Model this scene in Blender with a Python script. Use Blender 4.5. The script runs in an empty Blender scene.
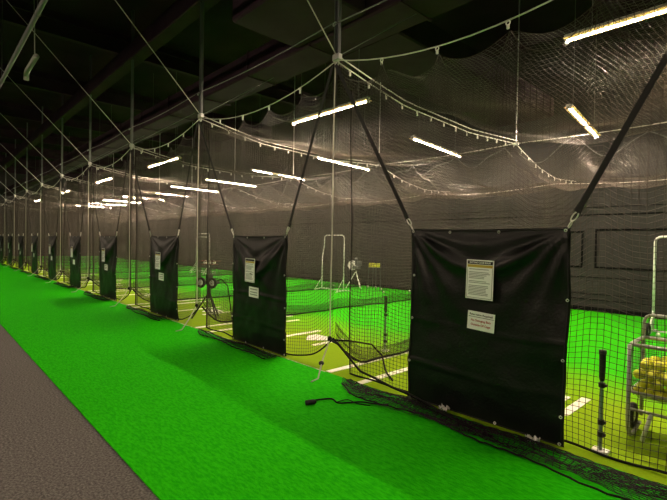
import bpy, math, random
import numpy as np
from mathutils import Vector, Matrix, noise
random.seed(7); rng = np.random.default_rng(7)
C = bpy.context.scene.collection
PI = math.pi
PITCH = 3.65
NX = lambda k: -0.36 - PITCH * k            # x of the net line between cages k and k+1
YR = 3.77                                   # row line of the cage fronts
NC = 10

# ------------------------------------------------------------------ materials
def mat(name, col, rough=0.6, metal=0.0, spec=0.5, emit=None, es=0.0):
    m = bpy.data.materials.new(name); m.use_nodes = True
    b = m.node_tree.nodes['Principled BSDF']
    b.inputs['Base Color'].default_value = (*col, 1); b.inputs['Roughness'].default_value = rough
    b.inputs['Metallic'].default_value = metal; b.inputs['Specular IOR Level'].default_value = spec
    if emit:
        b.inputs['Emission Color'].default_value = (*emit, 1); b.inputs['Emission Strength'].default_value = es
    return m
def noisy(m, c1, c2, scale, bump=0.0, bscale=None, detail=4, stretch=None, lo=0.35, hi=0.65, dist=0.01):
    nt = m.node_tree; N = nt.nodes; L = nt.links; b = N['Principled BSDF']
    tc = N.new('ShaderNodeTexCoord'); src = tc.outputs['Object']
    if stretch:
        mp = N.new('ShaderNodeMapping'); mp.inputs['Scale'].default_value = stretch
        L.new(src, mp.inputs['Vector']); src = mp.outputs['Vector']
    n = N.new('ShaderNodeTexNoise'); n.inputs['Scale'].default_value = scale; n.inputs['Detail'].default_value = detail
    L.new(src, n.inputs['Vector'])
    r = N.new('ShaderNodeValToRGB'); r.color_ramp.elements[0].position = lo; r.color_ramp.elements[1].position = hi
    r.color_ramp.elements[0].color = (*c1, 1); r.color_ramp.elements[1].color = (*c2, 1)
    L.new(n.outputs['Fac'], r.inputs['Fac']); L.new(r.outputs['Color'], b.inputs['Base Color'])
    if bump:
        n2 = N.new('ShaderNodeTexNoise'); n2.inputs['Scale'].default_value = bscale or scale * 3; n2.inputs['Detail'].default_value = 3
        L.new(tc.outputs['Object'], n2.inputs['Vector'])
        bp = N.new('ShaderNodeBump'); bp.inputs['Strength'].default_value = bump; bp.inputs['Distance'].default_value = dist
        L.new(n2.outputs['Fac'], bp.inputs['Height']); L.new(bp.outputs['Normal'], b.inputs['Normal'])
    return m
M = {}
M['net'] = mat('net_twine', (0.042, 0.031, 0.023), 0.55, spec=0.35)
M['fnet'] = mat('front_net_twine', (0.030, 0.023, 0.018), 0.6, spec=0.3)
M['hem'] = mat('net_hem_rope', (0.006, 0.006, 0.006), 0.85, spec=0.2)
M['skirt'] = mat('net_twine_dark', (0.010, 0.009, 0.008), 0.7, spec=0.25)
M['vinyl'] = noisy(mat('black_vinyl', (0.01, 0.012, 0.011), 0.42, spec=0.32), (0.003, 0.004, 0.0035), (0.005, 0.0065, 0.006), 6, 0.45, 45, dist=0.006)
M['strap'] = mat('black_webbing', (0.008, 0.008, 0.008), 0.75)
M['steel'] = mat('zinc_steel', (0.55, 0.56, 0.55), 0.35, 0.9)
M['pole'] = mat('grey_strut', (0.10, 0.11, 0.11), 0.55, 0.3)
M['cable'] = mat('wire_cable', (0.55, 0.52, 0.48), 0.4, 0.4)
M['dimcable'] = mat('dull_wire', (0.10, 0.10, 0.10), 0.6)
M['rope'] = mat('pale_rope', (0.42, 0.41, 0.36), 0.8)
M['clip'] = mat('pale_clip', (0.62, 0.62, 0.58), 0.5)
M['paper'] = mat('sign_paper', (0.88, 0.92, 0.90), 0.5)
M['ink'] = mat('black_ink', (0.015, 0.015, 0.015), 0.6)
M['inkgrey'] = mat('grey_ink', (0.22, 0.25, 0.25), 0.6)
M['red'] = mat('red_ink', (0.42, 0.04, 0.03), 0.6)
M['gold'] = mat('yellow_band', (0.55, 0.42, 0.05), 0.6)
M['white'] = mat('white_pipe', (0.68, 0.69, 0.66), 0.45)
M['line'] = noisy(mat('white_turf_line', (0.7, 0.72, 0.6), 0.9), (0.62, 0.66, 0.5), (0.85, 0.85, 0.75), 30, lo=0.3, hi=0.6)
M['rubber'] = mat('black_rubber', (0.01, 0.01, 0.01), 0.7)
M['greypost'] = mat('tee_post', (0.20, 0.26, 0.24), 0.4, 0.4)
M['cart'] = mat('cart_tube', (0.34, 0.34, 0.32), 0.4, 0.4)
M['ball'] = noisy(mat('yellow_ball', (0.85, 0.62, 0.02), 0.5), (0.60, 0.60, 0.010), (0.80, 0.82, 0.03), 40, 0.5, 90, dist=0.004)
M['wball'] = mat('white_ball', (0.75, 0.75, 0.7), 0.5)
M['wall'] = noisy(mat('charcoal_wall', (0.05, 0.05, 0.045), 0.7), (0.012, 0.0115, 0.011), (0.019, 0.018, 0.017), 1.3, 0.3, 9, stretch=(1, 1, 0.4))
M['walltrim'] = mat('wall_batten', (0.003, 0.003, 0.003), 0.8, spec=0.1)
M['ceil'] = noisy(mat('dark_ceiling', (0.02, 0.024, 0.022), 0.9, spec=0.05), (0.022, 0.012, 0.019), (0.034, 0.019, 0.030), 0.8)
M['duct'] = noisy(mat('dark_duct', (0.035, 0.042, 0.039), 0.85, spec=0.08), (0.032, 0.018, 0.028), (0.042, 0.025, 0.037), 2)
M['fixture'] = mat('fixture_housing', (0.3, 0.3, 0.28), 0.5)
LE = 1.0
M['lamp'] = mat('led_lens', (0.9, 0.9, 0.85), 0.4, emit=(1.0, 0.77, 0.55), es=1550 * LE)
M['glow1'] = mat('inner_halo_glow', (0.8, 0.7, 0.4), 0.5, emit=(1.0, 0.78, 0.32), es=1.5)  # painted glare: bright yellow part of the halo beside the lens
M['glow2'] = mat('outer_halo_glow', (0.6, 0.5, 0.3), 0.5, emit=(1.0, 0.58, 0.13), es=0.6)  # painted glare: dimmer amber rim of the halo
M['carpet'] = noisy(mat('grey_carpet', (0.1, 0.09, 0.085), 0.95), (0.055, 0.052, 0.050), (0.20, 0.19, 0.182), 60, 0.8, 120, detail=9, lo=0.36, hi=0.72)
M['turf'] = noisy(mat('green_turf', (0.01, 0.4, 0.01), 0.9, spec=0.04), (0.012, 0.42, 0.001), (0.030, 0.56, 0.002), 55, 0.6, 190, detail=8, stretch=(0.35, 1, 1), dist=0.012)
M['seam'] = noisy(mat('turf_seam', (0.3, 0.4, 0.25), 0.9), (0.08, 0.3, 0.06), (0.45, 0.5, 0.35), 7, lo=0.45, hi=0.6)
def cage_turf():
    m = mat('cage_turf', (0.05, 0.5, 0.01), 0.9, spec=0.04)
    nt = m.node_tree; N = nt.nodes; L = nt.links; b = N['Principled BSDF']
    tc = N.new('ShaderNodeTexCoord'); sx = N.new('ShaderNodeSeparateXYZ'); L.new(tc.outputs['Object'], sx.inputs[0])
    n = N.new('ShaderNodeTexNoise'); n.inputs['Scale'].default_value = 0.9; n.inputs['Detail'].default_value = 5
    L.new(tc.outputs['Object'], n.inputs['Vector'])
    a = N.new('ShaderNodeMath'); a.operation = 'MULTIPLY_ADD'; a.inputs[1].default_value = 1.6
    L.new(n.outputs['Fac'], a.inputs[0]); L.new(sx.outputs['Y'], a.inputs[2])
    mr = N.new('ShaderNodeMapRange'); mr.inputs['From Min'].default_value = 5.6; mr.inputs['From Max'].default_value = 7.4
    L.new(a.outputs[0], mr.inputs['Value'])
    r = N.new('ShaderNodeMixRGB'); r.inputs['Color1'].default_value = (0.20, 0.35, 0.006, 1); r.inputs['Color2'].default_value = (0.030, 0.40, 0.002, 1)
    L.new(mr.outputs['Result'], r.inputs['Fac'])
    n2 = N.new('ShaderNodeTexNoise'); n2.inputs['Scale'].default_value = 60; n2.inputs['Detail'].default_value = 4
    L.new(tc.outputs['Object'], n2.inputs['Vector'])
    mm = N.new('ShaderNodeMapRange'); mm.inputs['To Min'].default_value = 0.75; mm.inputs['To Max'].default_value = 1.2
    L.new(n2.outputs['Fac'], mm.inputs['Value'])
    x = N.new('ShaderNodeMixRGB'); x.blend_type = 'MULTIPLY'; x.inputs['Fac'].default_value = 1
    L.new(r.outputs['Color'], x.inputs['Color1']); L.new(mm.outputs['Result'], x.inputs['Color2'])
    L.new(x.outputs['Color'], b.inputs['Base Color'])
    bp = N.new('ShaderNodeBump'); bp.inputs['Strength'].default_value = 0.5; bp.inputs['Distance'].default_value = 0.01
    L.new(n2.outputs['Fac'], bp.inputs['Height']); L.new(bp.outputs['Normal'], b.inputs['Normal'])
    return m
M['cturf'] = cage_turf()

# ------------------------------------------------------------------ mesh helpers
def link(name, me, m, parent=None, smooth=False):
    o = bpy.data.objects.new(name, me); C.objects.link(o)
    if m: me.materials.append(M[m])
    if parent: o.parent = parent
    if smooth: me.polygons.foreach_set('use_smooth', [True] * len(me.polygons))
    return o
def tag(o, label=None, cat=None, group=None, kind=None):
    if label: o['label'] = label
    if cat: o['category'] = cat
    if group: o['group'] = group
    if kind: o['kind'] = kind
    return o
def empty(name, loc, rz=0):
    o = bpy.data.objects.new(name, None); C.objects.link(o); o.location = loc; o.rotation_euler = (0, 0, rz)
    o.empty_display_size = 0.2
    return o
def copy_tree(o, parent=None, first=True):
    c = o.copy(); C.objects.link(c)
    if parent: c.parent = parent
    for ch in KIDS(o): copy_tree(ch, c)
    return c
def KIDS(o): return [x for x in list(C.objects) if x.parent == o]
class MB:
    def __init__(s): s.v = []; s.f = []
    def add(s, vs, fs):
        n = len(s.v); s.v += [tuple(p) for p in vs]; s.f += [tuple(n + i for i in f) for f in fs]; return s
    def box(s, x0, x1, y0, y1, z0, z1, b=0.0):
        if b <= 0:
            vs = [(x, y, z) for z in (z0, z1) for y in (y0, y1) for x in (x0, x1)]
            return s.add(vs, [(0, 2, 3, 1), (4, 5, 7, 6), (0, 1, 5, 4), (2, 6, 7, 3), (0, 4, 6, 2), (1, 3, 7, 5)])
        b = min(b, (x1 - x0) / 2.01, (y1 - y0) / 2.01, (z1 - z0) / 2.01)
        rings = []
        for z, i in ((z0, b), (z0 + b, 0), (z1 - b, 0), (z1, b)):
            X0, X1, Y0, Y1 = x0 + i, x1 - i, y0 + i, y1 - i
            c = b
            rings.append([(X0 + c, Y0, z), (X1 - c, Y0, z), (X1, Y0 + c, z), (X1, Y1 - c, z), (X1 - c, Y1, z), (X0 + c, Y1, z), (X0, Y1 - c, z), (X0, Y0 + c, z)])
        vs = [p for r in rings for p in r]; fs = []
        for k in range(3):
            for i in range(8): fs.append((k * 8 + i, k * 8 + (i + 1) % 8, (k + 1) * 8 + (i + 1) % 8, (k + 1) * 8 + i))
        fs.append(tuple(range(7, -1, -1))); fs.append(tuple(24 + i for i in range(8)))
        return s.add(vs, fs)
    def tube(s, pts, r, n=8, closed=False):
        pts = [Vector(p) for p in pts]; vs = []; fs = []; m = len(pts)
        up = None
        for i, p in enumerate(pts):
            if closed: t = pts[(i + 1) % m] - pts[(i - 1) % m]
            else: t = pts[min(i + 1, m - 1)] - pts[max(i - 1, 0)]
            t.normalize()
            if up is None: up = Vector((0, 0, 1)) if abs(t.z) < 0.9 else Vector((0, 1, 0))
            a = t.cross(up)
            if a.length < 1e-4: a = t.orthogonal()
            a.normalize(); b = a.cross(t).normalized(); up = b
            rr = r[i] if isinstance(r, (list, tuple)) else r
            for k in range(n):
                q = 2 * PI * k / n; vs.append(p + a * (rr * math.cos(q)) + b * (rr * math.sin(q)))
        for i in range(m if closed else m - 1):
            j = (i + 1) % m
            for k in range(n): fs.append((i * n + k, i * n + (k + 1) % n, j * n + (k + 1) % n, j * n + k))
        if not closed: fs.append(tuple(range(n - 1, -1, -1))); fs.append(tuple((m - 1) * n + k for k in range(n)))
        return s.add(vs, fs)
    def bar(s, p0, p1, w, t, wd):
        p0 = Vector(p0); p1 = Vector(p1); d = (p1 - p0).normalized(); wd = Vector(wd); wd = (wd - d * wd.dot(d)).normalized(); n = d.cross(wd)
        vs = [p + wd * (a * w / 2) + n * (c * t / 2) for p in (p0, p1) for a, c in ((-1, -1), (1, -1), (1, 1), (-1, 1))]
        return s.add(vs, [(3, 2, 1, 0), (4, 5, 6, 7), (0, 1, 5, 4), (1, 2, 6, 5), (2, 3, 7, 6), (3, 0, 4, 7)])
    def ball(s, c, r, nu=10, nv=6, sq=(1, 1, 1)):
        vs = [(c[0], c[1], c[2] - r * sq[2])]
        for j in range(1, nv):
            a = -PI / 2 + PI * j / nv
            for i in range(nu):
                q = 2 * PI * i / nu; vs.append((c[0] + r * sq[0] * math.cos(a) * math.cos(q), c[1] + r * sq[1] * math.cos(a) * math.sin(q), c[2] + r * sq[2] * math.sin(a)))
        vs.append((c[0], c[1], c[2] + r * sq[2])); T = len(vs) - 1; fs = []
        for i in range(nu):
            k = (i + 1) % nu; fs.append((0, 1 + k, 1 + i)); fs.append((T, 1 + (nv - 2) * nu + i, 1 + (nv - 2) * nu + k))
            for j in range(nv - 2): fs.append((1 + j * nu + i, 1 + j * nu + k, 1 + (j + 1) * nu + k, 1 + (j + 1) * nu + i))
        return s.add(vs, fs)
    def torus(s, c, R, r, axis='y', n=16, m=6):
        pts = []
        for i in range(n):
            q = 2 * PI * i / n; a, b = R * math.cos(q), R * math.sin(q)
            pts.append({'y': (c[0] + a, c[1], c[2] + b), 'z': (c[0] + a, c[1] + b, c[2]), 'x': (c[0], c[1] + a, c[2] + b)}[axis])
        return s.tube(pts, r, m, closed=True)
    def disc(s, c, R, w, axis='y', n=20):
        d = {'y': Vector((0, w / 2, 0)), 'x': Vector((w / 2, 0, 0)), 'z': Vector((0, 0, w / 2))}[axis]
        c = Vector(c); return s.tube([c - d, c + d], R, n)
    def prism(s, poly, z0, z1):
        n = len(poly); vs = [(x, y, z0) for x, y in poly] + [(x, y, z1) for x, y in poly]
        fs = [tuple(range(n - 1, -1, -1)), tuple(range(n, 2 * n))] + [(i, (i + 1) % n, n + (i + 1) % n, n + i) for i in range(n)]
        return s.add(vs, fs)
    def build(s, name, m, parent=None, smooth=False):
        me = bpy.data.meshes.new(name); me.from_pydata(s.v, [], s.f); me.update()
        return link(name, me, m, parent, smooth)

def strands_mesh(name, sets, r):
    """sets: list of arrays [n_strand, n_pt, 3]; every strand a thin three-sided cord, all in one mesh"""
    V = []; F = []; base = 0
    for S in sets:
        ns, npt, _ = S.shape
        T = np.gradient(S, axis=1); T /= np.linalg.norm(T, axis=2, keepdims=True) + 1e-9
        ref = np.where(np.abs(T[..., 2:3]) > 0.7, np.array([0, 1.0, 0]), np.array([0, 0, 1.0]))
        A = np.cross(T, ref); A /= np.linalg.norm(A, axis=2, keepdims=True) + 1e-9
        B = np.cross(T, A)
        ring = np.stack([S + r * (math.cos(q) * A + math.sin(q) * B) for q in (0.5, 0.5 + 2 * PI / 3, 0.5 + 4 * PI / 3)], axis=2)
        V.append(ring.reshape(-1, 3))
        idx = base + np.arange(ns * npt * 3).reshape(ns, npt, 3)
        a = idx[:, :-1, :]; b = idx[:, 1:, :]
        q = np.stack([a, np.roll(a, -1, axis=2), np.roll(b, -1, axis=2), b], axis=-1).reshape(-1, 4)
        F.append(q); base += ns * npt * 3
    V = np.concatenate(V).astype(np.float32); F = np.concatenate(F).astype(np.int32)
    me = bpy.data.meshes.new(name)
    me.vertices.add(len(V)); me.vertices.foreach_set('co', V.ravel())
    me.loops.add(F.size); me.loops.foreach_set('vertex_index', F.ravel())
    me.polygons.add(len(F)); me.polygons.foreach_set('loop_start', np.arange(0, F.size, 4, dtype=np.int32))
    me.polygons.foreach_set('loop_total', np.full(len(F), 4, dtype=np.int32))
    me.update(calc_edges=True)
    return me
def net_obj(name, P, ul, vl, m, parent=None, cell=0.046, r=0.0021, step=2, us=None):
    us = np.arange(0, ul + 1e-6, cell) if us is None else us
    vs = np.arange(0, vl + 1e-6, cell)
    uf = np.linspace(0, ul, max(2, int(ul / cell / step))); vf = np.linspace(0, vl, max(2, int(vl / cell / step)))
    A = np.stack(P(*np.meshgrid(us, vf, indexing='ij')), -1)
    B = np.stack(P(*np.meshgrid(uf, vs, indexing='xy')), -1)
    return link(name, strands_mesh(name, [A, B], r), m, parent)

ORD = ['', 'nearest', 'second', 'third', 'fourth', 'fifth', 'sixth', 'seventh', 'eighth', 'ninth', 'tenth', 'eleventh', 'twelfth']
def cg(k): return 'the nearest cage' if k == 1 else 'the %s cage from the right' % ORD[k]

# ------------------------------------------------------------------ setting
def structure(name, mb, m):
    o = mb.build(name, m); o['kind'] = 'structure'; return o
XL, XR, YB, YF, ZC = -46.0, 5.0, 12.35, -5.0, 7.2
structure('floor', MB().box(XL, XR, YF, 1.08, -0.1, 0.0), 'carpet')
structure('floor_turf_walkway', MB().box(XL, XR, 1.08, 3.66, -0.1, 0.012), 'turf')
structure('floor_cage_turf', MB().box(XL, XR, 3.66, YB, -0.1, 0.012), 'cturf')
structure('ceiling', MB().box(XL, XR, YF, YB, ZC, ZC + 0.1), 'ceil')
structure('wall_back', MB().box(XL, XR, YB, YB + 0.1, -0.1, ZC), 'wall')
structure('wall_left', MB().box(XL - 0.1, XL, YF, YB + 0.1, -0.1, ZC), 'wall')
structure('wall_right', MB().box(XR, XR + 0.1, YF, YB + 0.1, -0.1, ZC), 'wall')
structure('wall_front', MB().box(XL, XR, YF - 0.1, YF, -0.1, ZC), 'wall')
structure('baseboard_back', MB().box(XL, XR, YB - 0.02, YB, 0.0, 0.12, 0.004), 'walltrim')
def frame(x0, x1, z0, z1, w=0.04):
    b = MB(); y0, y1 = YB - 0.03, YB
    b.box(x0, x1, y0, y1, z1 - w, z1, .004).box(x0, x1, y0, y1, z0, z0 + w, .004)
    b.box(x0, x0 + w, y0, y1, z0 + w, z1 - w, .004).box(x1 - w, x1, y0, y1, z0 + w, z1 - w, .004); return b
structure('trim_1', frame(-3.56, -1.45, 1.10, 2.08), 'walltrim')
structure('trim_2', frame(-4.25, -3.83, 1.10, 2.03), 'walltrim')
for i, (z, h) in enumerate(((0.30, .014), (0.44, .012), (0.86, .014), (2.42, .03), (2.62, .012), (3.3, .012))):
    structure('trim_%d' % (i + 3), MB().box(XL, XR, YB - 0.018, YB, z, z + h), 'walltrim')
# thin pale seam where the two turfs meet
structure('trim_seam', MB().box(-26, -4.0, 3.645, 3.665, 0.0, 0.0145), 'seam')

# ------------------------------------------------------------------ ceiling things
d = MB().box(XL + 1, XR - .5, 4.95, 5.68, 5.05, 5.55, .03)
o = d.build('ceiling_duct', 'duct'); tag(o, 'dark rectangular duct running along the cage row above the nets', 'duct')
for k in range(24): MB().box(XL + 2 + k * 2, XL + 2.04 + k * 2, 4.93, 5.70, 5.03, 5.57).build('flange', 'duct', o)
d = MB().box(-6.3, -4.62, 3.6, 4.93, 5.08, 5.6, .03).box(-6.3, -4.62, 5.70, YB - .02, 5.08, 5.6, .03)
tag(d.build('crossing_duct', 'duct'), 'wide dark duct crossing over the pole beside the nearest cage', 'duct')
d = MB().box(XL, XR, 3.7, 4.0, 6.0, 6.4, .02).build('ceiling_beam', 'duct'); tag(d, 'dark beam high above the turf walkway, far left', 'beam')
for i in range(9):
    x = -3 - i * 4.9
    o = MB().box(x - .08, x + .08, YF, YB, 6.62, 6.66).box(x - .012, x + .012, YF, YB, 6.66, 7.0).box(x - .08, x + .08, YF, YB, 7.0, 7.04).box(x-.03, x+.03, YF, YB, 7.04, ZC).build('ceiling_joist', 'duct')
    tag(o, 'dark steel joist crossing the ceiling, %s from the right' % ORD[i + 1].replace('nearest', 'first'), 'joist')
o = MB().tube([(-30, 1.28, 5.0), (3, 1.28, 5.0)], 0.037, 12).build('ceiling_conduit', 'white', None, True)
M['conduit'] = mat('grey_conduit', (0.11, 0.12, 0.12), 0.5); o.data.materials[0] = M['conduit']
for x in np.arange(-28, 3, 4.0):
    MB().tube([(x, 1.28, 5.03), (x, 1.28, ZC)], 0.006, 5).torus((x, 1.28, 5.0), .045, .007, 'x').build('hanger', 'pole', o)
tag(o, 'straight grey conduit pipe hung over the walkway, upper left corner', 'pipe')
arc = [(-11.3, 1.62, 4.94), (-11.3, 1.62, 5.00)] + [(-11.3 + .20 * (1 - math.cos(q)), 1.62, 5.00 + .10 * math.sin(q)) for q in np.linspace(0.2, PI / 2, 6)] + [(-10.2, 1.62, 5.11)]
o = MB().tube([(x, y, z) for x, y, z in arc], 0.05, 10).tube([(-10.35, 1.62, 5.11), (-10.55, 1.62, ZC)], .01, 5).build('elbow_pipe', 'fixture', None, True)
tag(o, 'short bent pale pipe hanging alone under the dark ceiling, upper left', 'pipe')

# ------------------------------------------------------------------ nodes: poles, cables, ropes
def cable_z(k, x):          # scalloped cable from node k-1 to node k over cage k
    t = (x - NX(k)) / PITCH
    return 3.88 - (0.26 if k > 1 else 0.30) * 4 * t * (1 - t)
tube_ = lambda pts, r, n=6: MB().tube(pts, r, n)
proto = None
for k in range(1, NC + 2):
    x = NX(k)
    if proto is None:
        t = empty('hanging_pole', (x, YR, 3.9))
        b = MB()
        for s in (-1, 1): b.box(s * .034 - .004, s * .034 + .004, -.022, .022, 0, ZC - 3.9)
        b.box(-.034, .034, .014, .022, 0, ZC - 3.9); b.build('strut', 'pole', t)
        MB().box(-.06, .06, -.035, .035, -.03, .05, .008).build('end_plate', 'steel', t)
        MB().torus((0, 0, -.06), .03, .008).torus((-.05, .02, -.03), .022, .006, 'x').build('shackle', 'steel', t, True)
        MB().tube([(0, -.03, .42), (0, -.05, .42)], .02, 8).torus((0, -.06, .40), .02, .006).build('eye_bolt', 'steel', t, True)
        proto = t
    else: t = copy_tree(proto); t.location.x = x
    tag(t, 'grey steel pole hanging from ceiling %s' % ('beside the nearest cage, wide near the top centre' if k == 1 else 'at the net corner, %s pole from the right' % ORD[k]), 'pole', 'poles hanging over the net corners')
proto = None
for k in range(1, NC + 1):   # row cables with clips
    x0, x1 = NX(k), NX(k - 1)
    n = 14
    o = MB().tube([(x0 + (x1 - x0) * i / n, YR, cable_z(k, x0 + (x1 - x0) * i / n)) for i in range(n + 1)], 0.007, 6).build('net_cable', 'cable', None, True)
    tag(o, 'sagging wire cable along the front top of %s' % cg(k), 'cable', 'front top cables')
    if k <= 5:
        for j in range(1, 5):
            x = x0 + .73 * j; z = cable_z(k, x)
            MB().torus((x, YR, z - .02), .018, .006).box(x - .012, x + .012, YR - .008, YR + .008, z - .075, z - .035, .003).build('clip', 'clip', o, True)
for k in range(2, NC + 1):
    x0, x1 = NX(k), NX(k - 1)
    pts = [(x0 + (x1 - x0) * i / 10, YR - .06, 4.32 - .05 * math.sin(PI * i / 10)) for i in range(11)]
    o = tube_(pts, .007).build('brace_cable', 'dimcable', None, True)
    tag(o, 'thin brace cable between poles above %s' % cg(k), 'cable', 'upper brace cables')
o = tube_([(NX(1), YR - .06, 4.30), (-2.2, YR - .06, 4.25), (NX(0), YR - .06, 4.3)], .008).build('brace_cable', 'dimcable'); tag(o, 'thin brace cable running up and right from pole over the nearest cage', 'cable', 'upper brace cables')
for k in range(1, NC + 1):   # guy wires to the ceiling over the walkway
    x = NX(k)
    o = tube_([(x, YR, 3.92), (x, 0.62, 7.15)], .0075 if k < 4 else .008, 5).build('guy_wire', 'cable')
    tag(o, 'taut guy wire slanting from ceiling down to net corner, %s from the right' % ORD[k].replace('nearest', 'first'), 'wire', 'guy wires over the walkway')
    o = tube_([(x, YR, 3.92), (x + .0, 7.6, 6.6)], .006, 5).build('rear_guy_wire', 'dimcable')
    tag(o, 'dim guy wire rising back over the nets from pole, %s from the right' % ORD[k].replace('nearest', 'first'), 'wire', 'rear guy wires')
for k in range(1, NC + 1):   # ropes down to the floor
    x = NX(k); j = rng.normal(0, .02, 4)
    pts = [(x, YR - .03, 3.84), (x - .01 + j[0], YR - .03, 2.9), (x - .02 + j[1], YR - .02, 1.7), (x - .02 + j[2], YR - .02, .9), (x - .02, YR - .02, .40), (x + .06, YR - .22, .16), (x + .2, YR - .40, .03), (x + .22, YR - .52, .022)]
    o = tube_(pts, .009 if k < 3 else .008).build('hanging_rope', 'rope', None, True)
    MB().ball((x - .02, YR - .02, .40), .030, 8, 6, (1, 1, 1.4)).build('knot', 'hem', o, True)
    if k == 1: MB().ball((x + .06, YR - .23, .15), .035, 10, 6, (1, 1, .8)).build('weight', 'rubber', o, True)
    tag(o, 'pale rope hanging from net corner to the turf, %s from the right' % ORD[k].replace('nearest', 'first'), 'rope', 'ropes at the net corners')

# ------------------------------------------------------------------ nets
DY = np.array([3.77, 4.4, 5.15, 7.0, 8.78, 9.3, 9.9, 10.9, 12.2]); DZ = np.array([3.86, 3.74, 3.62, 3.57, 3.68, 3.52, 3.36, 3.22, 3.30])
def divz(y): return np.interp(y, DY, DZ)
def div_bot(y): return 0.03 + 0.36 * np.clip((4.35 - y) / .55, 0, 1) ** 2
def P_div(seed):
    def P(U, V):
        y = 3.80 + U; zt = divz(y) - .03; zb = div_bot(y); t = V / 3.6
        z = zb + (zt - zb) * t
        x = .055 * np.sin(U * 2.3 + seed) * (1 - .6 * t) + .03 * np.sin(U * 5.9 + t * 3 + seed) + .02 * np.sin(V * 2.1 + U)
        yy = y + .03 * np.sin(V * 2.6 + U * .9)
        return x, yy, z
    return P
divs = []
for s in range(2):
    t = empty('divider_net', (0, 0, 0))
    net_obj('mesh_panel', P_div(s * 1.7), 8.15, 3.6, 'net', t)
    P = P_div(s * 1.7)
    def Pskirt(U, V, P=P):
        x, y, z = P(U, V * .0 + .05); return x + .10 * np.sin(V * 9 + U * 2) * V + .02, y + .02 * np.sin(V * 20), .025 + V * .9 * (1 - .3 * np.sin(U * 1.7) ** 2) * .6 + div_bot(y) - .03
    net_obj('gathered_skirt', Pskirt, 8.1, .42, 'skirt', t, cell=.03, r=.0024)
    ys = np.linspace(0, 8.15, 60); bx, by, bz = P(ys, ys * 0)
    MB().tube(list(zip(bx, by, np.maximum(bz, .03))), .016, 5).build('bottom_rope', 'hem', t, True)
    for dz, dx in ((0, 0), (.055, .03)):
        yy = np.concatenate([np.linspace(3.79, 8.78, 20), np.linspace(8.9, 12.3, 14)])
        if dz: yy = yy[:20]
        MB().tube([(dx, y, float(divz(y)) + dz) for y in yy], .0085, 5).build('top_cable', 'cable', t, True)
    b = MB()
    for y in np.arange(4.0, 12.1, .36):
        z = float(divz(y)); MB().torus((0, y, z - .012), .018, .006, 'x', 8, 4).box(-.008, .008, y - .012, y + .012, z - .07, z - .03).build('clip', 'clip', t)
    divs.append(t)
for k in range(1, NC + 1):
    t = divs[k - 1] if k <= 2 else copy_tree(divs[k % 2])
    t.location = (NX(k), 0, 0)
    tag(t, 'dark divider net between %s and the %s one' % (cg(k), ORD[k + 1]), 'net', 'divider nets between cages')
# mid hangers
for k in range(1, NC + 1):
    x = NX(k)
    o = MB().tube([(x, 8.78, 3.66), (x, 8.78, ZC)], .011, 6).build('hanger_rod', 'steel', None)
    MB().box(x - .05, x + .05, 8.75, 8.81, 3.66, 3.71, .006).build('clamp', 'steel', o)
    tag(o, 'thin vertical rod holding the divider net top beside %s' % cg(k), 'rod', 'hanger rods above the divider nets')

def scal(x, k, n=5):  # droop between clips
    t = (x - NX(k)) / PITCH * n
    return np.abs(np.sin(PI * t))
def P_front(k, seed=0.0):
    x0 = NX(k) + .27; L = PITCH - .27; right = NX(k - 1); pr = NX(k) + 2.75
    def P(U, V):
        f = U / L
        f = 1 - (1 - f) ** 1.0
        x = x0 + f * L
        t = V / 3.6
        zt = 3.88 - (.26 if k > 1 else .30) * 4 * ((x - NX(k)) / PITCH) * (1 - (x - NX(k)) / PITCH) - .06 - (.32 if k == 1 else .16) * scal(x, k) ** 1.2
        zb = .03 + (.37 * np.clip((x - pr) / (right - pr), 0, 1) ** 2 if k > 1 else 0 * x)
        z = zb + (zt - zb) * t + .008 * np.sin(x * 9 + V * 3)
        q = 2 * PI * (x - NX(k)) / PITCH * 5
        xx = x - .055 * t ** 3 * np.sin(q) + .015 * np.sin(V * 2.7 + x * 3 + seed)
        y = YR + .035 + .045 * np.sin(x * 2.9 + seed) * t + .010 * np.sin(x * 8 + V * 1.3)
        return xx, y, z
    return P, L
def skirt_P(x0, L, wid, seed, h=.09, y0=3.60):
    def P(U, V):
        x = x0 + U + .03 * np.sin(V * 11 + U * 4)
        e = wid * (1 + .18 * np.sin(U * 2.3 + seed) + .10 * np.sin(U * 6.1 + seed * 2)) * np.clip(.45 + U * 1.6, .3, 1)
        y = y0 - e * (V / .8)
        w = V / .8
        z = .024 + h * (.25 + .75 * np.abs(np.sin(V * 8.5 + 1.6 * np.sin(U * 3.1 + seed)))) * (.25 + .75 * np.sin(PI * np.clip(w, 0, 1))) * (.60 + .40 * np.sin(U * 5.3 + seed * 3)) + .010 * np.abs(np.sin(U * 21 + V * 12))
        return x, y, z
    return P
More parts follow.
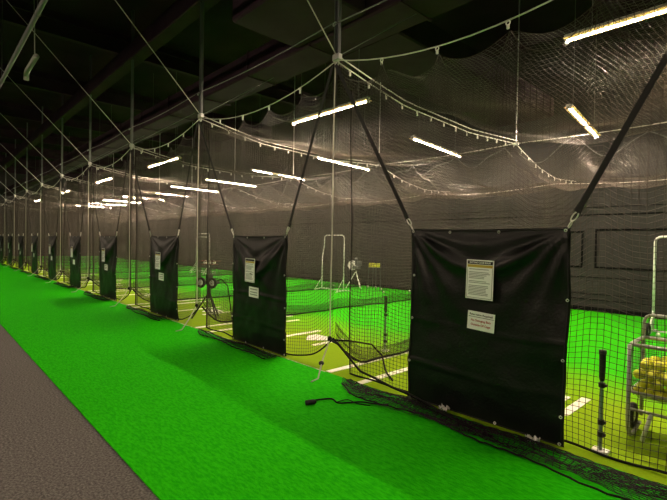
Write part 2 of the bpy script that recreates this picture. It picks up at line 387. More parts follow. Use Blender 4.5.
for k in range(1, NC + 1):
    t = empty('front_net', (NX(k), YR, 0)); inv = Matrix.Translation((-NX(k), -YR, 0))
    P, L = P_front(k, k * 1.3)
    def Q(U, V, P=P, k=k): x, y, z = P(U, V); return x - NX(k), y - YR, z
    us = np.arange(0, L + 1e-6, .046)
    if k > 2: us = np.concatenate([us, np.arange(L - .20, L, .018)])
    if k > 1: us = np.concatenate([us, np.arange(0, .16, .018)])
    us = np.unique(np.concatenate([us, [0.012, 0.026]]))
    net_obj('mesh_panel', Q, L, 3.6, 'fnet', t, us=us, r=.0023)
    # top edge cord and bottom rope
    uu = np.linspace(0, L, 90); ex, ey, ez = Q(uu, uu * 0 + 3.6)
    MB().tube(list(zip(ex, ey, ez)), .004, 4).build('top_cord', 'net', t)
    uu = np.linspace(0, L, 50); ex, ey, ez = Q(uu, uu * 0)
    MB().tube(list(zip(ex, ey, ez)), .011, 5).build('bottom_rope', 'hem', t, True)
    vv = np.linspace(0, 3.6, 50); ex, ey, ez = Q(vv * 0, vv)
    MB().tube(list(zip(ex, ey, ez)), .006, 5).build('edge_cord', 'hem', t, True)
    Ls = 3.1 if k == 1 else 2.3
    for s in range(2 if k == 1 else 1):
        SP = skirt_P(.50, Ls, (.31 - .06 * s) if k == 1 else .18, s * 2.1 + k, .065)
        def Q2(U, V, SP=SP): x, y, z = SP(U, V); return x, y - YR, z
        net_obj('gathered_skirt', Q2, Ls, .8, 'skirt', t, cell=.046, r=.0024, step=1)
    SP = skirt_P(.50, Ls, .32 if k == 1 else .19, 1 + k, .03); uu = np.linspace(0, Ls, 60); ex, ey, ez = SP(uu, uu * 0 + .8)
    MB().tube([(a, b - YR, max(c, .02) + .006) for a, b, c in zip(ex, ey, ez)], .008, 5).build('hem_rope', 'hem', t, True)
    if k == 1:
        pts = [(0.02, -.05, .40), (.14, -.02, .36), (.33, -.0, .21), (.55, -.06, .13), (.8, -.10, .12), (1.1, -.17, .11), (1.4, -.20, .10), (1.75, -.30, .09), (2.0, -.34, .06), (2.3, -.33, .03)]
        MB().tube(pts, .013, 6).build('lead_rope', 'hem', t, True)
        pts = [(0.02, -.05, .40), (.10, .2, .37), (.22, .5, .30), (.30, .62, .15), (.45, .5, .03), (.62, .35, .03), (.80, .22, .03)]
        MB().tube(pts, .012, 6).build('lead_rope', 'hem', t, True)
    tag(t, 'black mesh front net %s, open at left' % ('of the nearest cage, hem heaped on turf' if k == 1 else 'of %s' % cg(k)), 'net', 'front nets of the cages')

def P_roof(seed):
    def P(U, V):
        u = U / 3.55; y = 3.86 + V
        w = V / 4.9
        z = 3.70 - .34 * np.sin(PI * u) * (.55 + .45 * np.sin(PI * w)) - .03 * (1 - w) + .035 * np.sin(V * 3.3 + seed + U) + .03 * np.sin(U * 4 - V * 1.4)
        z = z - .12 * np.abs(np.sin(PI * u * 5)) * np.exp(-V * 3.0)
        return U + .05, y, z
    return P
def P_rear(seed):
    def P(U, V):
        u = U / 3.55; w = V / 3.4
        z = 3.64 - .40 * np.abs(np.sin(PI * u * 3 + .5)) ** .8 * (.7 + .3 * np.sin(5 * U + seed)) * (1 - w) ** 1.5 - .50 * np.sin(PI * np.clip(w, 0, 1)) ** .8 * (.75 + .25 * np.sin(PI * u)) - .32 * w + .05 * np.sin(V * 6 + U * 2 + seed)
        return U + .05, 8.80 + V + .1 * np.sin(U * 3), z
    return P
roofs = []
for s in range(2):
    t = empty('roof_net', (0, 0, 0)); net_obj('mesh_panel', P_roof(s * 2.), 3.55, 4.9, 'net', t, step=2, r=.0017)
    r_ = empty('rear_roof_net', (0, 0, 0)); net_obj('mesh_panel', P_rear(s * 2.), 3.55, 3.4, 'net', r_, cell=.040, step=2, r=.0026)
    for v in (0.0, 0.02):
        uu = np.linspace(0, 3.55, 70); ex, ey, ez = P_rear(s * 2.)(uu, uu * 0 + v)
    MB().tube(list(zip(ex, ey, ez)), .0075, 5).build('edge_cord', 'dimcable', r_, True)
    roofs.append((t, r_))
for k in range(1, NC + 1):
    for j in (0, 1):
        t = roofs[k - 1][j] if k <= 2 else copy_tree(roofs[k % 2][j])
        t.location = (NX(k), 0, 0)
        tag(t, ('sagging mesh roof net over the front half of %s' if j == 0 else 'drooping scalloped mesh roof net over the rear half of %s') % cg(k), 'net', ('front roof nets', 'rear roof nets')[j])
    o = MB().tube([(NX(k) + PITCH * i / 10, 8.78, 3.69 - .04 * math.sin(PI * i / 10)) for i in range(11)], .0085, 6).build('cross_cable', 'cable', None, True)
    tag(o, 'pale wire cable crossing above the middle of %s' % cg(k), 'cable', 'cross cables')
    o = MB().tube([(NX(k) + PITCH * i / 10, 10.9, 3.10 - .10 * math.sin(PI * i / 10)) for i in range(11)], .006, 6).build('rear_cross_cable', 'cable', None, True)
    tag(o, 'lower thin cable crossing the rear of %s' % cg(k), 'cable', 'rear cross cables')
# back net: a lower curtain of net in front of the back wall
def P_back(U, V):
    return -45 + U, YB - .18 + .07 * np.sin(U * 2.1) + .03 * np.sin(U * 7 + V), .05 + V * (1 + .03 * np.sin(U * 1.1))
o = net_obj('back_net', P_back, 47, 3.2, 'skirt', None, cell=.06, step=4, r=.0022); tag(o, 'long dark net curtain hanging in front of the charcoal back wall', 'net')

# ------------------------------------------------------------------ vinyl door panels
def panel(k):
    x0 = NX(k) + {1: 1.23, 2: 1.31, 3: 1.42, 4: 1.30, 5: 1.55}.get(k, 1.78); W = 1.53 if k == 1 else (1.44 if k < 5 else 1.34); Hh = 1.76 if k == 1 else 1.70; zb = -.0 + .004
    D = .20 if k == 1 else .33; rs = random.Random(k * 5 + 1); ph = [rs.uniform(0, 6) for _ in range(6)]
    def S(u, v):      # v 0 top .. 1 bottom
        c = abs(2 * u - 1)
        vs = .015 + D * (1 - c ** (1.7 if k > 1 else 1.9))
        topsag = .012 * (1 - c * c)
        A = .085 * (1 - c ** 3) if k > 1 else .055 * (1 - c ** 4)
        if v < vs: dd = A * (v / vs) ** 1.3
        else: dd = A * (.25 * math.exp(-((v - vs) / .16)) + .75 * math.exp(-((v - vs) / .022)))
        # radiating folds from both top corners
        for cx in (0, 1):
            du = abs(u - cx) + 1e-3; a = math.atan2(v * Hh, du * W); rr = math.hypot(v * Hh, du * W)
            dd += (.032 if k == 1 else .022) * math.sin(a * 17 + ph[cx]) * math.exp(-rr * 1.9) * min(1, rr * 8) * min(1, v * 12)
        for i, vc in enumerate((.53, .775)):
            q = (v - vc - .01 * math.sin(u * 5 + ph[i]))
            dd += .014 * math.exp(-(q / .012) ** 2) * (.6 + .4 * math.sin(u * 4 + ph[2 + i]))
        p = Vector((u * 3 + k * 7, v * 4, 0)); dd += .022 * noise.noise(p * 1.1) * min(1, v * 5) + .006 * noise.noise(p * 3.1) * min(1, v * 8)
        dd = (dd + .02) * min(1, (1 - v) * 5 + .35)
        return (x0 - NX(k) + u * W + .012 * math.sin(v * 5 + ph[4]) * (c), -.03 - dd, zb + Hh * (1 - v) - topsag * (1 - v))
    t = empty('vinyl_door_panel', (NX(k), YR, 0))
    nu, nv = (56, 76) if k < 4 else (28, 38); vs = []; fs = []
    for sd in (0, 1):
        for j in range(nv + 1):
            for i in range(nu + 1):
                x, y, z = S(i / nu, j / nv); vs.append((x, y + sd * .006, z))
    n1 = (nu + 1) * (nv + 1); g = lambda s, i, j: s * n1 + j * (nu + 1) + i
    for j in range(nv):
        for i in range(nu):
            fs.append((g(0, i, j), g(0, i, j + 1), g(0, i + 1, j + 1), g(0, i + 1, j))); fs.append((g(1, i, j), g(1, i + 1, j), g(1, i + 1, j + 1), g(1, i, j + 1)))
    for j in range(nv):
        fs.append((g(0, 0, j), g(1, 0, j), g(1, 0, j + 1), g(0, 0, j + 1))); fs.append((g(0, nu, j), g(0, nu, j + 1), g(1, nu, j + 1), g(1, nu, j)))
    for i in range(nu):
        fs.append((g(0, i, 0), g(0, i + 1, 0), g(1, i + 1, 0), g(1, i, 0))); fs.append((g(0, i, nv), g(1, i, nv), g(1, i + 1, nv), g(0, i + 1, nv)))
    MB().add(vs, fs).build('sheet', 'vinyl', t, True)
    # hem, a folded border strip
    loop = [S(i / 20, .008) for i in range(21)] + [S(.99, j / 24) for j in range(1, 24)] + [S(1 - i / 20, .992) for i in range(21)] + [S(.01, 1 - j / 24) for j in range(1, 24)]
    MB().tube([(x, y - .003, z) for x, y, z in loop], .007, 5, closed=True).build('hem', 'strap', t, True)
    if k <= 5:
        for u, v in [(.02, .015), (.30, .015), (.62, .015), (.98, .015), (.02, .27), (.02, .52), (.02, .77), (.985, .33), (.985, .60), (.985, .86), (.02, .985), (.28, .985), (.62, .985), (.98, .985)]:
            x, y, z = S(u, v); MB().torus((x, y - .009, z), .010, .004, 'y', 10, 5).build('grommet', 'clip', t, True)
    # signs, seated on the front of the sheet
    def seat(x, z):
        u = (x - (x0 - NX(k))) / W; v = (zb + Hh - z) / Hh; return S(u, v)[1]
    cx = 2.005 if k > 1 else 2.01
    cx = {1: 2.03, 2: 1.97}.get(k, x0 - NX(k) + .64)
    tops = {1: (1.475, 1.12, 1.00, .832)}.get(k, (1.352, .995, .915, .757))
    for nm, zt, zb_, tilt in (('rules_sign', tops[0], tops[1], -.02), ('notice_sign', tops[2], tops[3], -.05 if k == 1 else -.02)):
        ys = [seat(cx + a * .12, z) for a in (-1, 0, 1) for z in np.linspace(zb_, zt, 7)]; yy = min(ys) - .004
        w = .265; h = zt - zb_
        sg = MB().box(-w / 2, w / 2, -.003, 0, -h / 2, h / 2, .0012).build(nm, 'paper', t); sg.location = (cx, yy, (zt + zb_) / 2)
        sg.rotation_euler = (0, -tilt if False else tilt * -1, 0)
        sg['label'] = 'white rules sheet with black header and yellow band' if nm == 'rules_sign' else 'small white notice with red lines of text'
        def txt(s, size, x, z, m, nm2='lettering', squash=1.0):
            cu = bpy.data.curves.new(nm2, 'FONT'); cu.body = s; cu.size = size; cu.align_x = 'CENTER'; cu.align_y = 'CENTER'; cu.extrude = .0004; cu.offset = size * .022
            cu.materials.append(M[m]); ob = bpy.data.objects.new(nm2, cu); C.objects.link(ob); ob.parent = sg
            ob.location = (x, -.0052, z); ob.rotation_euler = (PI / 2, 0, 0); ob.scale = (squash, 1, 1); return ob
        if nm == 'rules_sign':
            MB().box(-.122, .122, -.0040, -.0029, h / 2 - .040, h / 2 - .010).build('header_band', 'ink', sg)
            MB().box(-.122, .122, -.0040, -.0029, h / 2 - .068, h / 2 - .044).build('yellow_band', 'gold', sg)
            b = MB().box(-.122, -.118, -.0040, -.0029, -h / 2 + .012, h / 2 - .07).box(.118, .122, -.0040, -.0029, -h / 2 + .012, h / 2 - .07).box(-.122, .122, -.0040, -.0029, -h / 2 + .010, -h / 2 + .014)
            b.build('border', 'inkgrey', sg)
            b = MB(); r2 = random.Random(3)
            z = h / 2 - .085; i = 0
            while z > -h / 2 + .03:
                if i not in (1, 7, 10): b.box(-.105, -.105 + r2.choice((.15, .19, .205, .17)), -.0040, -.0029, z - .0028, z + .0028)
                z -= .0135; i += 1
            if k <= 4: b.build('text_lines', 'inkgrey', sg)
            if k == 1: txt('BATTING CAGE RULES', .020, 0, h / 2 - .025, 'paper')
        else:
            if k == 1:
                txt('Reservation Required!', .0250, 0, h / 2 - .028, 'ink'); MB().box(-.122, .122, -.0040, -.0029, h / 2 - .052, h / 2 - .048).build('rule_line', 'ink', sg)
                txt('No Swinging Bats', .0275, 0, h / 2 - .082, 'red'); txt('Outside Of Cage', .0275, 0, h / 2 - .122, 'red')
            elif k <= 4:
                b = MB()
                for z in (.045, .0, -.035): b.box(-.1, .1, -.0040, -.0029, z - .006, z + .006)
                b.build('text_lines', 'inkgrey', sg)
    tag(t, 'black vinyl panel with two white signs %s' % ('in front of the nearest cage, largest of all' if k == 1 else 'in front of %s' % cg(k)), 'panel', 'black vinyl panels along the row')
    # straps with hooks
    for side in (0, 1):
        px, py, pz = S(.015 if side == 0 else .985, .012); px += NX(k); py += YR
        nx = NX(k) + .03 if side == 0 else NX(k - 1) - .03; nz = 3.80 if not (k == 1 and side == 1) else 3.45
        top = Vector((nx, YR - .05, nz)); bot = Vector((px, py, pz)); dv = (top - bot).normalized()
        s = empty('webbing_strap', top); T = lambda p: Vector(p) - top
        MB().bar(T(bot + dv * .16), T(top), .046, .004, (1, 0, 0)).build('webbing', 'strap', s)
        MB().bar(T(bot + dv * .15), T(bot + dv * .21), .052, .016, (1, 0, 0)).build('stitched_end', 'strap', s)
        b = MB(); q = bot + dv * .115
        pts = [T(q + dv * (.042 * math.cos(a)) + Vector((.020 * math.sin(a), 0, 0))) for a in np.linspace(0, 2 * PI, 13)[:-1]]
        b.tube(pts, .0055, 6, closed=True)
        q = bot + dv * .045
        pts = [T(q + dv * (.036 * math.cos(a)) + Vector((0.012 * math.sin(a), -.012 * math.sin(a), 0))) for a in np.linspace(0, 2 * PI, 11)[:-1]]
        b.tube(pts, .005, 6, closed=True); b.build('snap_hook', 'clip', s, True)
        tag(s, 'black strap to the %s corner of the panel of %s' % (('left', 'right')[side], cg(k)), 'strap', 'straps holding the vinyl panels')
for k in range(1, NC + 1): panel(k)

# ------------------------------------------------------------------ lights
def strip(p0, p1, label):
    p0 = Vector(p0); p1 = Vector(p1); mid = (p0 + p1) / 2; L = (p1 - p0).length; rz = math.atan2(p1.y - p0.y, p1.x - p0.x)
    t = empty('strip_light', mid, rz)
    MB().box(-L / 2, L / 2, -.05, .05, .010, .06, .01).build('housing', 'fixture', t)
    half = [(.011 * math.cos(q), -.004 - .010 * math.sin(q)) for q in np.linspace(0, PI, 9)]; n = len(half)
    vs = [(sx * (L / 2 - .02), y, z - .001) for sx in (-1, 1) for y, z in half]
    MB().add(vs, [(i, i + 1, n + i + 1, n + i) for i in range(n - 1)] + [(n - 1, 0, n, 2 * n - 1), tuple(range(n))[::-1], tuple(range(n, 2 * n))]).build('lens', 'lamp', t, False)
    MB().box(-L / 2 + .01, L / 2 - .01, -.042, .042, -.004, .004).build('inner_halo_strip', 'glow1', t)  # flat glowing strips added here and below imitate the lamp's yellow halo
    MB().box(-L / 2, L / 2, -.080, .080, .005, .012).build('outer_halo_strip', 'glow2', t)
    for s in (-1, 1):
        MB().tube([(s * L * .38, 0, .07), (s * L * .38, 0, ZC - 4.1)], .004, 5).build('suspension_wire', 'dimcable', t)
        MB().box(s * (L / 2 - .01) - .012, s * (L / 2 - .01) + .012, -.045, .045, -.04, .03, .006).build('end_cap', 'fixture', t)
    tag(t, label, 'light', 'glowing strip lights above the nets')
    return t
row = [(-2.02, .40), (-7.35, -5.22), (-15.3, -12.9), (-21.3, -19.2), (-28.3, -26.2), (-36, -34)]
for i, (a, b) in enumerate(row):
    strip((a, 5.68, 4.1), (b, 5.68, 4.1), 'warm glowing strip light parallel to the walkway, %s of its line from the right' % ORD[i + 1].replace('nearest', 'first'))
for i in range(11):
    x = -2.90 - 3.42 * i
    strip((x, 8.40, 4.1), (x - .30, 11.0, 4.1), 'warm glowing strip light pointing at the back wall, %s of its line from the right' % ORD[i + 1].replace('nearest', 'first'))
# unseen lights added behind the viewer to brighten walkway and signs
for i, x in enumerate((-1.2, -8.5, -16.5, -25.0, -34.0)):
    strip((x - 1.0, -3.2, 4.6), (x + 1.0, -3.2, 4.6), 'added unseen strip light over the grey carpet behind the viewer, %s from the right' % ('first', 'second', 'third', 'fourth', 'fifth')[i])

# ------------------------------------------------------------------ floor lines and plates
def turf_line(x, y0, y1, w, label):
    o = MB().box(x - w / 2, x + w / 2, y0, y1, .012, .0165).build('floor_line', 'line'); tag(o, label, 'line', 'white lines on the cage turf')
names = {0: 'far left', 1: 'left', 2: 'middle', 3: 'right'}
for k in range(1, 8):
    for j, (off, y0, y1) in enumerate(((.10, 3.68, 5.9), (.59, 3.62, 5.7), (1.70, 3.9, 5.3), (2.49, 4.45, 5.12))):
        if k == 1 and j == 0: off = .04
        turf_line(NX(k) + off, y0, y1, .09, 'white line on the turf, %s line in %s' % (names[j], cg(k)))
    o = MB().prism([(-.22, .2), (.22, .2), (.22, 0), (0, -.22), (-.22, 0)], .0166, .022).build('home_plate', 'white'); o.location = (NX(k) + 2.15, 4.82, 0)
    tag(o, 'white home plate on the turf of %s' % cg(k), 'home plate', 'home plates')

# ------------------------------------------------------------------ batting tees
def tee(x, y, h, label, base=True):
    t = empty('batting_tee', (x, y, .012))
    MB().prism([(-.055, .05), (.055, .05), (.055, -.02), (0, -.05), (-.055, -.02)], 0, .022).build('base', 'white', t)
    MB().tube([(0, 0, .02), (0, 0, h * .62)], .014, 10).build('lower_tube', 'greypost', t)
    MB().tube([(0, 0, h * .6), (0, 0, h * .72)], .011, 10).build('upper_tube', 'greypost', t)
    MB().tube([(0, 0, h * .70), (0, 0, h * .74), (0, 0, h * .95), (0, 0, h * .97), (0, 0, h)], [.016, .022, .024, .028, .028], 12).build('rubber_top', 'rubber', t, True)
    for q in (.30, .18, .66): MB().tube([(0, 0, h * q - .018), (0, 0, h * q + .018)], .024, 8).box(0, .035, -.008, .008, h * q - .01, h * q + .01).build('clamp', 'rubber', t)
    tag(t, label, 'batting tee')
tee(-1.040, 3.86, .80, 'batting tee with black rubber top beside the yellow ball cart')
tee(-4.22, 5.05, .82, 'thin batting tee standing behind the divider net, left of the largest panel')
tee(-11.6, 4.9, .8, 'batting tee seen between the third and fourth black panels')

# ------------------------------------------------------------------ ball carts
def ball_cart(x, y, rz, W, Dp, label):
    t = empty('ball_cart', (x, y, .012), rz)
    zr, zb_ = .80, .37
    def rect(z, i=0, r=.05):
        pts = []
        for cx, cy, a0 in ((W / 2 - i, Dp / 2 - i, 0), (-W / 2 + i, Dp / 2 - i, 90), (-W / 2 + i, -Dp / 2 + i, 180), (W / 2 - i, -Dp / 2 + i, 270)):
            sx = -1 if cx > 0 else 1; sy = -1 if cy > 0 else 1
            for a in (0, 30, 60, 90): pts.append((cx + sx * r + r * math.cos(math.radians(a0 + a)), cy + sy * r + r * math.sin(math.radians(a0 + a)), z))
        return pts
    MB().tube(rect(zr), .016, 8, True).build('basket_rim', 'cart', t, True)
    MB().tube(rect(zb_ + .04), .014, 8, True).build('lower_rim', 'cart', t, True)
    # wire basket, slightly bellied
    b = MB()
    n = 13
    for i in range(n + 1):
        xx = -W / 2 + .02 + (W - .04) * i / n
        b.tube([(xx, -Dp / 2, zr), (xx, -Dp / 2 + .004, zb_ + .1), (xx, -Dp / 2 + .06, zb_), (xx, Dp / 2 - .06, zb_), (xx, Dp / 2 - .004, zb_ + .1), (xx, Dp / 2, zr)], .0019, 4)
    n = 8
    for i in range(n + 1):
        yy = -Dp / 2 + .02 + (Dp - .04) * i / n
        b.tube([(-W / 2, yy, zr), (-W / 2 + .004, yy, zb_ + .1), (-W / 2 + .06, yy, zb_), (W / 2 - .06, yy, zb_), (W / 2 - .004, yy, zb_ + .1), (W / 2, yy, zr)], .0019, 4)
    for z in np.arange(zb_ + .09, zr - .03, .055): b.tube(rect(z, 0, .03), .0019, 4, True)
    b.build('wire_basket', 'pole', t)
    for sx in (-1, 1):      # side frames
        pts = [(sx * W / 2, -Dp / 2 - .015, zr), (sx * W / 2, -Dp / 2 - .015, .20), (sx * W / 2, -Dp / 2 + .0, .10), (sx * W / 2, -Dp / 2 + .07, .03), (sx * W / 2, -Dp / 2 + .2, .018), (sx * W / 2, Dp / 2 - .05, .05)]
        MB().tube(pts, .016, 8).build('leg', 'cart', t, True)
        MB().tube([(sx * W / 2, Dp / 2, zr), (sx * W / 2, Dp / 2, .10)], .015, 8).build('leg', 'cart', t, True)
        w = MB().torus((sx * (W / 2 + .04), Dp / 2 - .12, .12), .085, .028, 'x', 20, 8).build('wheel', 'rubber', t, True)
        MB().disc((sx * (W / 2 + .04), Dp / 2 - .12, .12), .06, .025, 'x').build('hub', 'white', w)
    for yy in (-Dp / 2 - .01, Dp / 2): MB().tube([(-W / 2, yy, .27), (W / 2, yy, .27)], .013, 8).build('crossbar', 'cart', t, True)
    MB().tube([(-W / 2 + .16, -Dp / 2 - .01, .27), (-W / 2 + .10, -Dp / 2 + .0, .03)], .016, 8).build('prop_leg', 'white', t, True)
    hp = [(-W / 2, Dp / 2, zr)] + [(-W / 2, Dp / 2 + .02, 0.94)] + [(-W / 2 + .06 * (1 - math.cos(a)), Dp / 2 + .03, 0.94 + .06 * math.sin(a)) for a in (.4, .8, 1.2, 1.57)] + [(W / 2 - .06 + .06 * math.sin(a), Dp / 2 + .03, 0.94 + .06 * math.cos(a)) for a in (0, .4, .8, 1.2)] + [(W / 2, Dp / 2 + .02, 0.94), (W / 2, Dp / 2, zr)]
    MB().tube(hp, .014, 8).build('push_handle', 'cart', t, True)
    tag(t, label, 'ball cart')
    return t
CW, CD = .66, .44
CX, CY = -.625, 4.50
cart = ball_cart(CX, CY, 0, CW, CD, 'wheeled grey tube cart with wire basket full of yellow balls')
rb = .039
bm0 = MB().ball((0, 0, 0), rb, 16, 10).build('yellow_ball', 'ball', None, True); first = True
cnt = 0
for lz in range(4):
    for iy in range(5):
        for ix in range(7):
            if not (iy <= 1 or ix <= 1 or lz == 3): continue
            x = CX - CW / 2 + .058 + ix * .080 + (.040 if lz % 2 else 0) + random.uniform(-.010, .010)
            y = CY - CD / 2 + .055 + (.03 if lz % 2 else 0) + iy * .080 + random.uniform(-.008, .008)
            z = .012 + .37 + .045 + lz * .066 + (random.uniform(-.012, .030) if lz == 3 else random.uniform(-.006, .006))
            o = bm0 if first else bm0.copy()
            if not first: C.objects.link(o)
            first = False; o.location = (x, y, z); o.rotation_euler = (random.random() * 3, random.random() * 3, 0)
            tag(o, 'yellow dimpled ball in the basket of the nearest ball cart', 'ball', 'yellow balls in the cart basket'); cnt += 1

# ------------------------------------------------------------------ pitching screens
def screen(x, y, w, h, label, kind='rect', rz=0):
    t = empty('pitching_screen', (x, y, .012), rz); r = .017 if x < -5 else .022
    c = .10
    if kind == 'rect':
        pts = [(-w / 2, 0, .04), (-w / 2, 0, h - c)] + [(-w / 2 + c - c * math.cos(a), 0, h - c + c * math.sin(a)) for a in (.4, .8, 1.2, 1.57)] + [(w / 2 - c + c * math.sin(a), 0, h - c + c * math.cos(a)) for a in (.0, .4, .8, 1.2, 1.57)] + [(w / 2, 0, .04)]
    else:
        pts = [(w / 2, 0, .04), (w / 2, 0, h - c)] + [(w / 2 - c + c * math.cos(a), 0, h - c + c * math.sin(a)) for a in (.5, 1.0, 1.57)] + [(-w / 2 + c - c * math.sin(a), 0, h - c + c * math.cos(a)) for a in (0, .5, 1.0, 1.57)] + [(-w / 2, 0, h * .82), (-w / 2 - .09, 0, h * .62), (-w / 2 - .10, 0, h * .55), (-w / 2 - .10, 0, .04)]
    MB().tube(pts, r, 8).build('pipe_frame', 'white', t, True)
    x0 = min(p[0] for p in pts)
    MB().tube([(x0, 0, .06), (w / 2, 0, .06)], r * .8, 8).build('bottom_rail', 'white', t, True)
    for xx in (x0, w / 2):
        MB().tube([(xx, -.35, .03), (xx, -.05, .07), (xx, .05, .07), (xx, .35, .03)], r * .9, 8).tube([(xx, -.32, .03), (xx, 0, .45)], r * .6, 6).build('foot', 'white', t, True)
    def P(U, V): return -w / 2 + U * .985 + .01, .01 + .04 * np.sin(U * 4) * np.sin(V * 2), .06 + V * (h - .1) / (h)
    net_obj('mesh_panel', P, w, h, 'net', t, cell=.06, step=4, r=.0018)
    tag(t, label, 'pitching screen')
    return t
s = screen(-1.24, 10.0, 1.28, 1.82, 'white pipe pitching screen behind the yellow ball cart')
for xx in (-.64, .64):
    w = MB().torus((xx, -.42, .13), .095, .035, 'x', 20, 8).build('wheel', 'rubber', s, True); MB().disc((xx, -.42, .13), .07, .03, 'x').build('hub', 'white', w)
    MB().tube([(xx, 0, .06), (xx, -.42, .13)], .018, 6).build('axle_arm', 'white', s)
screen(-10.62, 10.0, .95, 1.86, 'white L-shaped pitching screen just left of the white ropes at centre', 'L')
screen(-19.9, 10.0, 1.3, 1.95, 'white pitching screen, taller of the two seen left of the second panel')
screen(-21.1, 10.6, 1.5, 1.80, 'dim white pitching screen, lower of the two seen left of the second panel')
screen(-5.9, 10.0, 1.2, 1.86, 'white pitching screen mostly hidden behind the largest panel')

# ------------------------------------------------------------------ pitching machines
def machine(x, y, rz, s, label):
    t = empty('pitching_machine', (x, y, .012), rz); t.scale = (s, s, s)
    for a in (90, 210, 330):
        q = math.radians(a); MB().tube([(0, 0, .50), (.30 * math.cos(q), .30 * math.sin(q), .015)], .014, 8).build('leg', 'rubber', t)
    MB().tube([(0, 0, .40), (0, 0, .70)], .022, 10).build('post', 'rubber', t)
    MB().box(-.18, .18, -.06, .06, .64, .70, .01).box(-.03, .03, -.08, .08, .70, .82, .01).build('motor_housing', 'rubber', t)
    for sx in (-1, 1):
        w = MB().torus((sx * .12, -.09, .67), .075, .026, 'y', 20, 8).build('wheel', 'rubber', t, True)
        MB().disc((sx * .12, -.09, .67), .052, .03, 'y').build('hub', 'white', w)
    b = MB().tube([(0, 0, .80), (0, 0, 0.94)], .012, 8); b.build('hopper_post', 'pole', t)
    M.setdefault('tray', mat('dull_red_tray', (.12, .03, .02), .6)); MB().tube([(-.16, -.12, 1.06), (.16, -.12, 1.06), (.16, .12, 1.06), (-.16, .12, 1.06)], .009, 6, True).tube([(-.12, -.09, 1.0), (.12, -.09, 1.0), (.12, .09, 1.0), (-.12, .09, 1.0)], .007, 6, True).box(-.12, .12, -.09, .09, .995, 1.003).build('hopper_tray', 'tray', t)
    MB().tube([(.05, 0, .66), (.25, .0, .74), (.37, .02, .62), (.42, .03, .3), (.45, .05, .02)], .010, 6).build('power_cord', 'hem', t, True)
    tag(t, label, 'pitching machine'); return t
m1 = machine(-8.26, 4.30, .5, 1.12, 'dark two-wheeled pitching machine on tripod, left of the second black panel')
wb = MB().ball((0, 0, 0), .036, 12, 8).build('white_ball', 'wball', None, True); used = False
def wball(x, y, z, label, group=None):
    global used
    o = wb if not used else wb.copy()
    if used: C.objects.link(o)
    used = True; o.location = (x, y, z); tag(o, label, 'ball', group)
for i, (dx, dy) in enumerate(((-.07, -.04), (.03, -.05), (.08, .03), (-.02, .04), (-.09, .03))):
    c_, s_ = math.cos(.5), math.sin(.5)
    wball(-8.26 + 1.1 * (dx * c_ - dy * s_), 4.30 + 1.1 * (dx * s_ + dy * c_), .012 + 1.003 * 1.12 + .037, 'white ball in the hopper tray of the two-wheeled pitching machine', 'white balls in the hopper')
m2 = empty('round_pitching_machine', (-10.85, 11.3, .012), .3)
for a in (90, 210, 330):
    q = math.radians(a); MB().tube([(0, 0, .62), (.34 * math.cos(q), .34 * math.sin(q), .015)], .016, 8).build('leg', 'white', m2)
MB().disc((-.14, 0, .82), .17, .07, 'y', 24).build('wheel', 'white', m2)
MB().box(-.10, .14, -.1, .1, .70, .80, .02).box(-.02, .22, -.07, .07, .80, .98, .03).build('motor_housing', 'pole', m2)
MB().tube([(.02, 0, .9), (.05, -.1, 1.08)], .05, 12).build('feed_tube', 'pole', m2)
tag(m2, 'pale pitching machine with round wheel on three legs near the back wall', 'pitching machine')
# small stand with yellow balls
st = empty('ball_stand', (-10.15, 11.5, .012))
for sx in (-1, 1):
    for sy in (-1, 1): MB().tube([(sx * .19, sy * .13, .015), (sx * .16, sy * .11, .78)], .009, 6).build('leg', 'pole', st)
b = MB()
for z in (.78, .9): b.tube([(-.19, -.14, z), (.19, -.14, z), (.19, .14, z), (-.19, .14, z)], .008, 5, True)
for i in range(7): b.tube([(-.18 + .06 * i, -.14, .78), (-.18 + .06 * i, -.14, .9)], .003, 4)
b.box(-.18, .18, -.13, .13, .775, .782).build('basket', 'pole', st)
tag(st, 'small dark stand with a basket of yellow balls near the back wall', 'stand')
for i in range(5):
    for j in range(3):
        for l in range(2):
            if l and i == 2: continue
            o = bm0.copy(); C.objects.link(o); o.location = (-10.15 - .145 + i * .073, 11.5 - .085 + j * .08, .835 + l * .073)
            tag(o, 'yellow ball in the small basket stand near the back wall', 'ball', 'yellow balls in the far basket')
for (x, y) in ((-11.9, 11.2), (-10.9, 12.0), (-10.5, 12.0), (-10.0, 11.7), (-9.3, 11.0), (-18.5, 11.0), (-17.3, 10.6), (-9.0, 12.0)):
    wball(x, y, .012 + .036, 'white ball lying on the turf near the back wall', 'white balls on the far turf')
wball(-9.15, 11.6, .36, 'white ball') if False else None
wball(-1.75, 9.75, .05, 'white ball resting on the turf behind the yellow ball cart')

# ------------------------------------------------------------------ small things on the walkway
pts = [(-3.27, 2.83, .04), (-3.30, 2.90, .028), (-3.24, 3.05, .022), (-3.12, 3.02, .022), (-3.05, 3.06, .03), (-2.98, 3.22, .022), (-2.86, 3.28, .022), (-2.74, 3.35, .03)]
def smooth(pts, n=6):
    out = []; P = [np.array(p) for p in pts]; P = [P[0]] + P + [P[-1]]
    for i in range(1, len(P) - 2):
        for t in np.linspace(0, 1, n, endpoint=False):
            a, b, c, d_ = P[i - 1], P[i], P[i + 1], P[i + 2]
            out.append(tuple(.5 * ((2 * b) + (c - a) * t + (2 * a - 5 * b + 4 * c - d_) * t * t + (3 * b - a - 3 * c + d_) * t ** 3)))
    out.append(tuple(P[-2])); return out
o = MB().tube(smooth(pts), .008, 6).build('loose_cord', 'hem', None, True)
MB().tube([(-3.30, 2.76, .032), (-3.26, 2.84, .036)], .026, 8).ball((-3.26, 2.84, .036), .02).build('cord_clip', 'rubber', o, True)
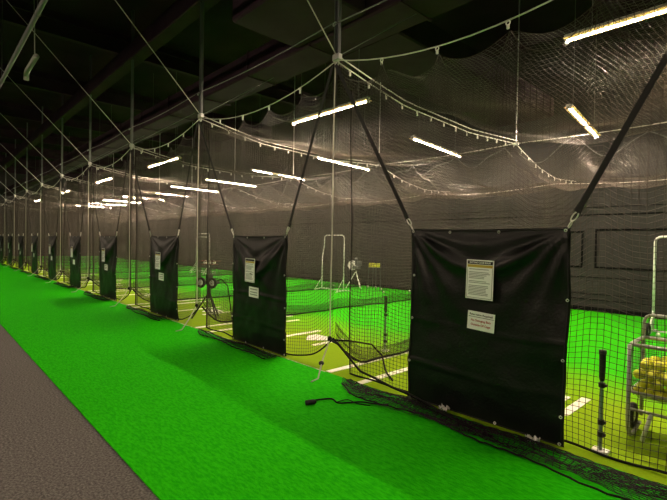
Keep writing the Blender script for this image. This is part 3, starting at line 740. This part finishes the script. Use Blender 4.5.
tag(o, 'black cord with a clip end lying on the walkway turf before the heaped net', 'cord')
o = MB().tube(smooth([(-3.14, 3.02, .02), (-3.10, 3.14, .03), (-2.98, 3.16, .02), (-2.86, 3.22, .02)]), .005, 5).build('thin_cord', 'hem', None, True)
tag(o, 'thin second cord looping beside the black cord on the turf', 'cord')
def rag(x, y, s, seed, label):
    r = random.Random(seed); b = MB(); vs = []; fs = []; n = 7
    for j in range(n):
        for i in range(n):
            vs.append((x + s * (i / (n - 1) - .5) * (1 + r.uniform(-.1, .1)), y + s * .7 * (j / (n - 1) - .5), .03 + .07 * r.random() * s / .12))
    for j in range(n - 1):
        for i in range(n - 1): fs.append((j * n + i, j * n + i + 1, (j + 1) * n + i + 1, (j + 1) * n + i))
    o = b.add(vs, fs).build('crumpled_tie', 'white', None, True); md = o.modifiers.new('s', 'SOLIDIFY'); md.thickness = .003
    tag(o, label, 'tie')
rag(-2.30, 3.64, .09, 1, 'crumpled white tie in the net heap under the left of the largest panel')
rag(-1.45, 3.60, .09, 2, 'crumpled white tie in the net heap near the right bottom of the largest panel')

# ------------------------------------------------------------------ world, camera
w = bpy.data.worlds.new('World'); bpy.context.scene.world = w; w.use_nodes = True
w.node_tree.nodes['Background'].inputs['Color'].default_value = (0.5, 0.6, 0.55, 1); w.node_tree.nodes['Background'].inputs['Strength'].default_value = 0.02
f = 440.; th = math.radians(43.2); pt = math.radians(-0.85); roll = 0.018
dd = Vector((-1, 0, 0)); pp = Vector((0, 1, 0)); zz = Vector((0, 0, 1))
F0 = math.cos(th) * dd + math.sin(th) * pp; R0 = Vector((F0.y, -F0.x, 0))
F = math.cos(pt) * F0 + math.sin(pt) * zz; U0 = -math.sin(pt) * F0 + math.cos(pt) * zz
R = math.cos(roll) * R0 + math.sin(roll) * U0; U = -math.sin(roll) * R0 + math.cos(roll) * U0
cam = bpy.data.objects.new('camera', bpy.data.cameras.new('camera')); C.objects.link(cam)
cam.matrix_world = Matrix(((R.x, U.x, -F.x, 0), (R.y, U.y, -F.y, 0), (R.z, U.z, -F.z, 1.6), (0, 0, 0, 1)))
cam.data.sensor_width = 36; cam.data.lens = f * 36 / 667; cam.data.clip_start = .05; cam.data.clip_end = 200
bpy.context.scene.camera = cam
vs_ = bpy.context.scene.view_settings
vs_.view_transform = 'Standard'; vs_.look = 'None'; vs_.gamma = 1; vs_.use_curve_mapping = False; vs_.exposure = 0.0
